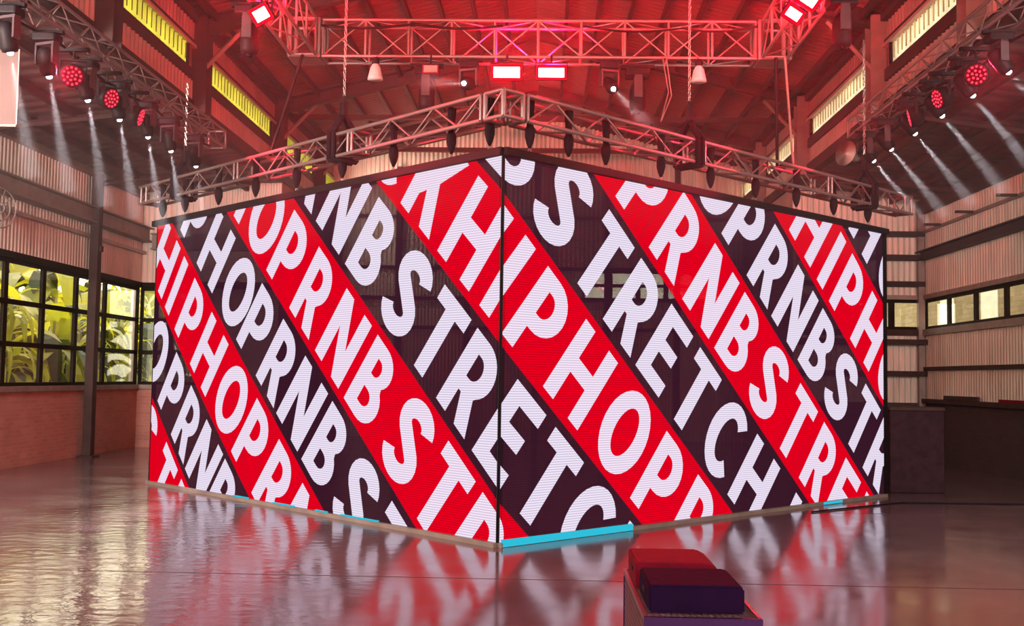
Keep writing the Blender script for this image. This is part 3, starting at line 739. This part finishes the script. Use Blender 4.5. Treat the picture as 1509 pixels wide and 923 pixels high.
def par_light(P, aim, lab, group, on=True, W=1200):
    o = thing('par_light', lab, 'stage light', P, None, group); hq = aimrot(aim)
    def add(n, me, par=o, loc=(0, 0, 0), rq=None):
        k = link(n, me, par); k.location = loc
        if rq is not None: k.rotation_mode = 'QUATERNION'; k.rotation_quaternion = rq
        return k
    def yoke():
        bm = bmesh.new(); tube(bm, (0, 0, 0), (0, 0, -.14), .014, 6); box(bm, -.15, .15, -.02, .02, -.16, -.14)
        for s_ in (-1, 1): box(bm, *sorted((s_ * .14, s_ * .15)), -.02, .02, -.34, -.16)
        return bm
    yaw = math.atan2(aim[1], aim[0])
    add('bracket', pm('par_yoke', yoke, M['black']), rq=Matrix.Rotation(yaw + PI / 2, 4, 'Z').to_quaternion())
    add('clamp', pm('mh_clamp', None, None))
    hd = add('housing', pm('par_body', lambda: lathe([(.128, -.085), (.14, -.08), (.14, .0), (.12, .06), (.07, .10)], 18), M['black'], True), loc=(0, 0, -.33), rq=hq)
    add('lens_plate', pm('par_plate', lambda: lathe([(.122, -.089), (.122, -.086)], 18), emis('par_glow', (.75, .0, .02), .35)), par=hd)
    def leds():
        bm = bmesh.new()
        for n_, rr in ((1, 0), (6, .048), (12, .096)):
            for k in range(n_):
                a = 2 * PI * k / n_ + (.26 if n_ == 12 else 0)
                tube(bm, (rr * math.cos(a), rr * math.sin(a), -.094), (rr * math.cos(a), rr * math.sin(a), -.0895), .0145, 8)
        return bm
    k = add('led', pm('par_leds', leds, M['e_red']), par=hd); k['kind'] = 'stuff'
    spot(o, Vector((0, 0, -.33)) + hq @ Vector((0, 0, -.11)), hq, (1, .02, .06), W, 30, .6, .08)
    return o
GLF = 'moving heads under the left side truss'; GRF = 'moving heads under the right side truss'
lyl = [10.65, 11.52, 12.53, 13.5, 14.5, 15.42, 16.56]
lpos = ['leftmost in the photo', 'second from the left', 'third from the left', 'fourth from the left', 'fifth from the left', 'sixth from the left', 'farthest, above the low truss']
for y, l_ in zip(lyl, lpos):
    moving_head((SXL, y, SZ - .02), (.1, .28, -1), 'lit moving head under the left side truss, ' + l_, GLF, True)
for y, ax, l_ in zip((12.19, 13.15, 14.08), ((.3, -1, -.3), (.9, -.35, -.3), (.95, .12, -.3)),
                     ('nearest, its whole round face glowing', 'middle one, face turned a little away', 'farthest, face seen nearly edge on')):
    par_light((SXL, y, SZ - .01), ax, 'red LED par light on the left side truss, ' + l_, 'red par lights on the left side truss')
ryl = [11.95, 12.95, 13.95, 14.97, 16.0, 16.85]
rpos = ['nearest, rightmost', 'second from the right', 'third from the right', 'fourth from the right', 'fifth from the right', 'farthest, near its end']
for y, l_ in zip(ryl, rpos):
    moving_head((SXR, y, SZR - .02), (.85, .1, -1), 'lit moving head under the right side truss, ' + l_, GRF, True)
for y, ax, l_ in zip((12.6, 13.62, 14.62), ((-.25, -1, -.3), (-.95, -.15, -.3), (-.95, .27, -.25)),
                     ('nearest, its whole round face glowing', 'middle one, face turned to the left', 'farthest, face seen nearly edge on')):
    par_light((SXR, y, SZR - .01), ax, 'red LED par light on the right side truss, ' + l_, 'red par lights on the right side truss')

def flood(P, aim, lab, w=.34, h=.13, W=1100, roll=0.):
    o = thing('flood_light', lab, 'flood light', P, None, None)
    hq = aimrot(aim) @ Matrix.Rotation(roll, 4, 'Z').to_quaternion()
    def add(n, bm, m, par=o, loc=(0, 0, 0), rq=None):
        k = obj(n, bm, m, par); k.location = loc
        if rq is not None: k.rotation_mode = 'QUATERNION'; k.rotation_quaternion = rq
        return k
    bm = bmesh.new(); tube(bm, (0, 0, 0), (0, 0, -.10), .014, 6); box(bm, -w / 2 - .05, w / 2 + .05, -.015, .015, -.115, -.10)
    for s_ in (-1, 1): box(bm, *sorted((s_ * (w / 2 + .03), s_ * (w / 2 + .05))), -.015, .015, -.24, -.115)
    add('bracket', bm, M['black'])
    hs = add('housing', bevelbox(-w / 2 - .045, w / 2 + .045, -h / 2 - .045, h / 2 + .045, -.03, .09, .012), M['black'], loc=(0, 0, -.24), rq=hq)
    add('glow_surround', B(-w / 2 - .035, w / 2 + .035, -h / 2 - .035, h / 2 + .035, -.033, -.031), M['e_redglow'], hs)  # surround made to glow red, imitating the halo of the lens
    add('lens', B(-w / 2, w / 2, -h / 2, h / 2, -.04, -.034), M['e_flood'], hs)
    spot(o, Vector((0, 0, -.24)) + hq @ Vector((0, 0, -.08)), hq, (1, .001, .016), W, 150, .8, .12)
    # extra red uplight, added above the lamp to redden the roof sheets and gable
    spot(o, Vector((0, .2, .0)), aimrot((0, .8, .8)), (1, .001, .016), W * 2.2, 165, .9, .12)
    return o
YF = HYb - .2
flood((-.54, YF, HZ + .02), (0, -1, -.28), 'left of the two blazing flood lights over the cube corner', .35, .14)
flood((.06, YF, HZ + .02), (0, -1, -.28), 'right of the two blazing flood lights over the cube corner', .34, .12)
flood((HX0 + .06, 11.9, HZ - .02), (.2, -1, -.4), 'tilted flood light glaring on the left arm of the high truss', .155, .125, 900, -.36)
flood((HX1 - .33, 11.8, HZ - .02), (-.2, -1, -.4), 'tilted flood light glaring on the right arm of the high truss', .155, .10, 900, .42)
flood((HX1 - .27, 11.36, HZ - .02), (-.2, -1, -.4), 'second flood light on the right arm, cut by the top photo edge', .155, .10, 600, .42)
moving_head((-1.05, HYb - .17, HZ - .03), (-.35, -1, -.25), 'lit moving head left of the two flood lights on the high truss', None, True, 300)
moving_head((.84, HYb - .17, HZ - .03), (.35, -1, -.7), 'lit moving head right of the two flood lights on the high truss', None, True, 600)
moving_head((-1.62, HYb - .17, HZ - .1), (0, .01, -1), 'unlit dark moving head on the high truss, left of centre', None, False, sc_=1.25)
moving_head((1.22, HYb - .17, HZ - .1), (0, .01, -1), 'unlit dark moving head on the high truss, right of centre', None, False, sc_=1.25)
moving_head((HX0 - .15, 12.2, HZ - .02), (0, .01, -1), 'unlit moving head under the left arm of the high truss', None, False, sc_=1.2)
moving_head((HX1 + .2, 11.8, HZ - .02), (0, .01, -1), 'unlit moving head under the right arm at the top of the photo', None, False, sc_=1.2)
# small unlit work flood on the high truss
t = thing('work_light', 'small switched off rectangular work light under the high truss', 'flood light', (-1.55, HYb - .35, HZ - .03))
obj('housing', bevelbox(-.11, .11, -.03, .03, -.26, -.14, .01), M['redcase'], t); obj('glass', B(-.09, .09, -.034, -.031, -.245, -.155), M['steel'], t)
bm = bmesh.new(); tube(bm, (0, 0, 0), (0, 0, -.14), .012, 6); obj('bracket', bm, M['black'], t)
# bell shaped hall lamps
for x, lab in ((-2.3, 'white bell shaped hall lamp hanging left of the flood lights'), (2.02, 'white bell shaped hall lamp hanging right of the flood lights')):
    t = thing('bell_lamp', lab, 'pendant lamp', (x, HYb - .3, HZ))
    obj('shade', lathe([(.105, -.36), (.098, -.33), (.07, -.20), (.045, -.16), (.04, -.15)], 18), M['white_lamp'], t, True)
    obj('ballast', lathe([(.048, -.149), (.055, -.12), (.055, -.08), (.03, -.06)], 12), M['black'], t, True)
    bm = bmesh.new(); tube(bm, (0, 0, -.06), (0, .13, .0), .012, 6); obj('hook', bm, M['chain'], t)
# cables
def cable(pts, r, lab, m='black', n=14, sag=0):
    P = [Vector(p) for p in pts]; out = []
    for a, b in zip(P, P[1:]):
        for i in range(n): 
            f = i / n; out.append(a.lerp(b, f) + Vector((0, 0, -sag * math.sin(PI * f))))
    out.append(P[-1])
    return tag(obj('cable', polytube(out, r, 6), M[m], None, True), lab, 'cable')
PL = A + dl * 4.7; PR = A + dr * 5.3
cable([(HX0, HYb - .25, HZ), (PL.x, PL.y, TZ + .28)], .022, 'dark cable slanting from the left high corner down to the low truss')
cable([(HX1, HYb - .25, HZ), (PR.x - .1, PR.y, TZ + .28)], .024, 'dark cable slanting from the right high corner down to the low truss')
cable([(HX1 + .12, HYb - .25, HZ), (PR.x + .12, PR.y, TZ + .28)], .018, 'thinner cable beside the slanting one under the right high corner', 'steel')
cable([(1.55, HYb - .2, HZ), (1.62, HYb - .3, HZ - .5), (1.5, HYb - .5, HZ - .95), (1.66, HYb - .3, HZ - .55), (1.6, HYb - .2, HZ)], .009, 'thin loose cable looping down under the high truss on the right', 'chain', sag=.0)
cable([(HX0 + .2, HYb - .19, HZ + .42), (-1.8, HYb - .19, HZ + .44), (-.6, HYb - .19, HZ + .42)], .018, 'black cable draped along the left half of the high truss', sag=.05)
cable([(.5, HYb - .19, HZ + .42), (1.8, HYb - .19, HZ + .40), (HX1 - .2, HYb - .19, HZ + .44)], .014, 'black cable draped along the right half of the high truss', sag=.06)
cable([(3.6, 14.6, .012), (5.2, 15.9, .012), (7.0, 16.0, .012), (8.3, 15.6, .012)], .012, 'thin dark cable lying on the floor in front of the right video wall')
cable([(SXL - .1, 9.0, SZ + .02), (SXL - .1, 12.0, SZ + .0), (SXL - .1, 15, SZ + .02), (SXL - .1, 17.6, SZ + .02)], .016, 'black supply cable sagging under the left side truss', sag=.1)
cable([(SXR + .1, 9.0, SZ + .06), (SXR + .1, 12.0, SZ + .04), (SXR + .1, 15, SZ + .06), (SXR + .1, 17.3, SZ + .06)], .016, 'black supply cable sagging under the right side truss', sag=.1)

# ------------------------------------------------------------------ things along the edges
# banner at the far left
t = thing('hanging_banner', 'pale banner hanging at the left photo edge above the corrugated wall', 'banner', (-5.735, 11.0, 4.30))
obj('cloth', B(-.25, .19, -.006, .006, 0, .80), mat('banner_cloth', (.09, .04, .035), .7, 0, .25, 2), t)
obj('hem', B(-.25, .19, -.012, .012, -.02, .0), M['steel'], t); obj('hem', B(.19, .20, -.012, .012, 0, .80), M['steel'], t)
for x in (-.2, .15):
    bm = bmesh.new(); tube(bm, (x, 0, .8), (x, 0, 1.2), .006, 5); obj('cord', bm, M['chain'], t)
# wall fan
t = thing('wall_fan', 'dark wall fan with ring guard at the left photo edge', 'fan', (-9.40, 17.75, 4.45), (0, 0, -.35))
bm = bmesh.new()
for R_ in (.10, .22, .34):
    for k in range(20):
        a0, a1 = 2 * PI * k / 20, 2 * PI * (k + 1) / 20
        tube(bm, (.3, R_ * math.cos(a0), R_ * math.sin(a0)), (.3, R_ * math.cos(a1), R_ * math.sin(a1)), .012, 4)
for k in range(10):
    a0 = 2 * PI * k / 10; tube(bm, (.3, 0, 0), (.3, .34 * math.cos(a0), .34 * math.sin(a0)), .006, 4)
obj('guard', bm, M['steel'], t)
bm = bmesh.new(); tube(bm, (.10, 0, 0), (.27, 0, 0), .07, 12); obj('motor', bm, M['darksteel'], t)
bm = bmesh.new(); tube(bm, (-.06, 0, 0), (.1, 0, 0), .03, 8); obj('arm', bm, M['darksteel'], t)
for k in range(4):
    mt = Matrix.Translation((.27, 0, 0)) @ Matrix.Rotation(k * PI / 2, 4, 'X') @ Matrix.Rotation(.5, 4, 'Z')
    obj('blade', B(-.004, .004, -.06, .06, .05, .31, mt), M['steel'], t)
# horn loudspeaker at the right end of the side truss
t = thing('horn_speaker', 'pale horn loudspeaker beside the far end of the right side truss', 'loudspeaker', (SXR - .12, 16.9, 5.25))
hq = aimrot((-.8, -.55, .15)); 
k = obj('horn', lathe([(.20, -.30), (.17, -.29), (.08, -.14), (.05, .0)], 18), M['palesteel'], t, True); k.rotation_mode = 'QUATERNION'; k.rotation_quaternion = hq
k = obj('driver', lathe([(.06, .0), (.07, .03), (.07, .14), (.04, .16)], 14), M['darksteel'], t, True); k.rotation_mode = 'QUATERNION'; k.rotation_quaternion = hq
bm = bmesh.new(); tube(bm, (0, 0, .05), (.05, 0, .38), .014, 6); obj('bracket', bm, M['darksteel'], t)
# black case block beside the right wall of the cube
t = thing('flight_case', 'black draped case standing beside the right end of the video cube', 'case', (5.93, 17.72, 0), (0, 0, .12))
obj('cover', bevelbox(-.45, .45, -.3, .3, 0.0, 1.30, .02), mat('black_maroon_drape', (.035, .015, .022), .85, 0, .2, 8, .2, 30, spec=.1), t)
obj('lid', bevelbox(-.46, .46, -.31, .31, 1.30, 1.36, .01), M['darksteel'], t)
# things on the ledge of the right wall
for i, (x, y, L, h, m, lab) in enumerate(((XR - .05, 19.6, 2.2, .06, 'redcase', 'long dark red batten lying on the right wall ledge, nearer'), (XR - .052, 22.6, 1.8, .09, 'darksteel', 'dark batten lying on the right wall ledge, farther'))):
    tag(obj('batten', bevelbox(x - .066, x - .012, y - L / 2, y + L / 2, 1.40, 1.40 + h, .008, 1), M[m]), lab, 'batten')

# ------------------------------------------------------------------ wire basket cart with two cases, front right
CX_, CY_, CW, CL, CH = .658, 4.98, .475, 1.12, .777
t = thing('wire_cart', 'purple framed wire mesh cart at the bottom of the photo carrying two cases', 'cart', (CX_ + .0, CY_, 0))
x0, x1, y0, y1 = -CW / 2, CW / 2, -CL / 2, CL / 2
bm = bmesh.new(); f_ = .022
box(bm, x0, x1, y0, y0 + f_, CH - .035, CH); obj('front_rail', bm, M['purple'], t)
for nm, a in (('side_rail', (x0, x0 + .014, y0 + f_, y1, CH - .02, CH)), ('side_rail', (x1 - .014, x1, y0 + f_, y1, CH - .02, CH)), ('back_rail', (x0 + .014, x1 - .014, y1 - .014, y1, CH - .02, CH))):
    obj(nm, B(*a), M['wire'], t)
for x in (x0, x1 - .022):
    for y in (y0, y1 - .022): obj('leg', B(x, x + .022, y, y + .022, .08, CH - .036), M['purple'], t)
obj('floor_tray', B(x0, x1, y0, y1, .12, .14), M['purple'], t)
def grid(axis, c, a0, a1, z0, z1, st=.03, r=.0022):
    bm = bmesh.new(); v = a0 + st
    while v < a1:
        tube(bm, (v, c, z0) if axis == 'x' else (c, v, z0), (v, c, z1) if axis == 'x' else (c, v, z1), r, 4); v += st
    z = z0 + st
    while z < z1:
        tube(bm, (a0, c, z) if axis == 'x' else (c, a0, z), (a1, c, z) if axis == 'x' else (c, a1, z), r, 4); z += st
    return bm
for nm, g in (('mesh_side', grid('x', y0 + .011, x0, x1, .14, CH - .03)), ('mesh_side', grid('x', y1 - .011, x0, x1, .14, CH - .02)),
              ('mesh_side', grid('y', x0 + .007, y0, y1, .14, CH - .02)), ('mesh_side', grid('y', x1 - .007, y0, y1, .14, CH - .02))):
    k = obj(nm, g, M['wire'], t); k['kind'] = 'stuff'
bm = bmesh.new()
v = x0 + .02
while v < x1: tube(bm, (v, y0, CH - .006), (v, y1, CH - .006), .0022, 4); v += .025
v = y0 + .02
while v < y1: tube(bm, (x0, v, CH - .006), (x1, v, CH - .006), .0022, 4); v += .025
k = obj('mesh_shelf', bm, M['wire'], t); k['kind'] = 'stuff'
for x in (x0 + .04, x1 - .04):
    for y in (y0 + .05, y1 - .05):
        w = obj('caster', lathe([(.03, -.012), (.04, -.01), (.04, .01), (.03, .012)], 14, Matrix.Translation((x, y, .04)) @ Matrix.Rotation(PI / 2, 4, 'Y')), M['black'], t, True)
        obj('fork', B(x - .022, x + .022, y - .015, y + .015, .075, .12), M['chain'], t)
def case_wedge(name, lab, x0, x1, y0, y1, z0, z1, cut, m):
    """case with sloped right shoulder"""
    bm = bmesh.new()
    pr_ = [(x0, z0), (x1, z0), (x1, z1 - cut * .5), (x1 - cut, z1), (x0, z1)]
    f = [bm.verts.new((x, y0, z)) for x, z in pr_]; g = [bm.verts.new((x, y1, z)) for x, z in pr_]
    bm.faces.new(f); bm.faces.new(g[::-1]); n = len(f)
    for i in range(n): bm.faces.new((f[i], g[i], g[(i + 1) % n], f[(i + 1) % n])[::-1])
    bmesh.ops.recalc_face_normals(bm, faces=bm.faces[:])
    bmesh.ops.bevel(bm, geom=bm.edges[:], offset=.008, segments=2, affect='EDGES')
    t = thing(name, lab, 'case', ((x0 + x1) / 2, (y0 + y1) / 2, z0))
    bmesh.ops.translate(bm, vec=(-(x0 + x1) / 2, -(y0 + y1) / 2, -z0), verts=bm.verts)
    obj('shell', bm, m, t)
    xw, yw = (x1 - x0) / 2, (y1 - y0) / 2
    obj('handle', B(-xw - .004, -xw + .002, -.05, .05, (z1 - z0) * .45, (z1 - z0) * .62), M['black'], t)
    for sx in (-1, 1): obj('foot', B(sx * (xw - .05) - .015, sx * (xw - .05) + .015, -yw + .03, yw - .03, -.006, .0), M['black'], t)
    return t
ZB = CH + .004
case_wedge('equipment_case', 'dark plum case nearer the viewer on the wire cart', .445, .835, 4.49, 4.91, ZB, ZB + .112, .02, M['bank'])
case_wedge('equipment_case', 'dark red case farther back on the wire cart, behind the plum one', .435, .81, 5.0, 5.42, ZB, ZB + .118, .045, M['redcase'])

# ------------------------------------------------------------------ outside: planting left, brick house right
def blade_leaf(L, W, bend, seed, fold=.25):
    r = random.Random(seed); bm = bmesh.new(); n = 7; rows = []
    for i in range(n + 1):
        f = i / n; w = W * math.sin(PI * min(1, f * .93 + .07)) ** .7 * .5
        x = L * f * math.cos(bend * f * .7); z = L * f * math.sin(.9 - bend * f)
        rows.append([bm.verts.new((x, -w, z + w * fold)), bm.verts.new((x, 0, z)), bm.verts.new((x, w, z + w * fold))])
    for a, b in zip(rows, rows[1:]):
        for k in (0, 1): bm.faces.new((a[k], a[k + 1], b[k + 1], b[k]))
    return bm
leaf_meshes = []
for s in range(12):
    if s < 6: bm = blade_leaf(1.25 + .1 * s, .40, .9 + .15 * s, s)
    else: bm = blade_leaf(1.2, .07, .9 + .2 * (s - 6), s)
    me = bpy.data.meshes.new('leaf'); bm.to_mesh(me); bm.free()
    me.materials.append(M['leafs'][(s * 7 // 3) % 4 if s < 6 else (0, 1, 0, 2, 0, 1)[s - 6]]); leaf_meshes.append(me)
stem_me = bpy.data.meshes.new('stem'); bm = bmesh.new(); tube(bm, (0, 0, -.05), (0, 0, 3.0), .08, 8, .04); bm.to_mesh(stem_me); bm.free(); stem_me.materials.append(M['leafs'][2])
rr = random.Random(5)
def plant(x, y, broad, z0, sc_):
    nm = 'banana_plant' if broad else 'palm_clump'
    lab = 'yellow green banana plant outside the left windows' if broad else 'narrow leaved palm clump outside the left windows'
    o = thing(nm, lab, 'plant', (x, y, z0), (0, 0, rr.uniform(0, 6)), 'banana plants outside the left windows' if broad else 'palm clumps outside the left windows')
    o.scale = (sc_,) * 3
    st = link('stem', stem_me, o)
    for k in range(30 if broad else 56):
        lf = link('leaf', leaf_meshes[rr.randrange(6) + (0 if broad else 6)], o)
        lf.location = (0, 0, rr.uniform(.3, 3.0)); lf.rotation_euler = (rr.uniform(-.3, .3), rr.uniform(-.35, .35), rr.uniform(0, 6.28)); s_ = rr.uniform(.8, 1.25); lf.scale = (s_,) * 3
for row, (xo, n, y0_, st_) in enumerate(((-12.3, 11, 22.2, 1.2), (-14.3, 11, 24.5, 1.4), (-17.5, 11, 28.5, 1.9))):
    for i in range(n):
        plant(xo + rr.uniform(-.3, .3), y0_ + i * st_ + rr.uniform(-.3, .3), (i + row) % 3 != 1, -.2, (1.15, 1.35, 1.8)[row] * rr.uniform(.9, 1.1))
for x, y in ((-11.6, 36.6), (-9.0, 31.4), (-7.9, 29.8)): plant(x, y, True, -.2, 1.6)
# pale pipe outside
for x, y in ((-9.9, 23.6), (-9.95, 25.9)):
    bm = bmesh.new(); tube(bm, (x, y, -.22), (x, y, 5.6), .075, 10)
    tag(obj('drain_pipe', bm, M['white_lamp'], None, True), 'pale drain pipe outside the left windows, %s' % ('nearer one' if y < 25 else 'farther one'), 'pipe')
hs = tag(thing('brick_building', 'sand coloured brick building seen through the small right windows', 'building', (12.6, 27, -.22)), None)
obj('wall', B(0, .4, -17, 16, 0, 9), M['brickout'], hs)
for y in (-9.5, -6.3, -3.2, .2, 3.2, 6.4):
    f_ = obj('window', B(-.03, .02, y, y + 1.15, 2.6, 4.6), mat('pale_window', (.6, .56, .42), .3), hs)

# ------------------------------------------------------------------ haze in the air of the hall
hz = bpy.data.materials.new('thin_haze'); hz.use_nodes = True; n = hz.node_tree.nodes; n.remove(n['Principled BSDF'])
vsn = n.new('ShaderNodeVolumeScatter'); vsn.inputs['Density'].default_value = HAZE; vsn.inputs['Anisotropy'].default_value = .3
vsn.inputs['Color'].default_value = (1, .9, .92, 1)
hz.node_tree.links.new(vsn.outputs[0], n['Material Output'].inputs['Volume'])
if HAZE > 0:
    bm = bmesh.new()
    pf = [(XL + .2, 3.3), (XR - .2, 3.3), (XR - .2, 5.7), (NR - .15, 6.0), (NR - .15, 7.75), (NL + .15, 7.75), (NL + .15, 6.0), (XL + .2, 5.7)]
    f = [bm.verts.new((x, 9.3, z)) for x, z in pf]; g = [bm.verts.new((x, 24.6, z)) for x, z in pf]
    bm.faces.new(f); bm.faces.new(g[::-1])
    for i in range(8): bm.faces.new((f[i], g[i], g[(i + 1) % 8], f[(i + 1) % 8])[::-1])
    bmesh.ops.recalc_face_normals(bm, faces=bm.faces[:])
    o = obj('haze', bm, hz)
    tag(o, 'thin smoke haze hanging under the roof around the trusses', 'haze', None, 'stuff')
bpy.context.view_layer.update()
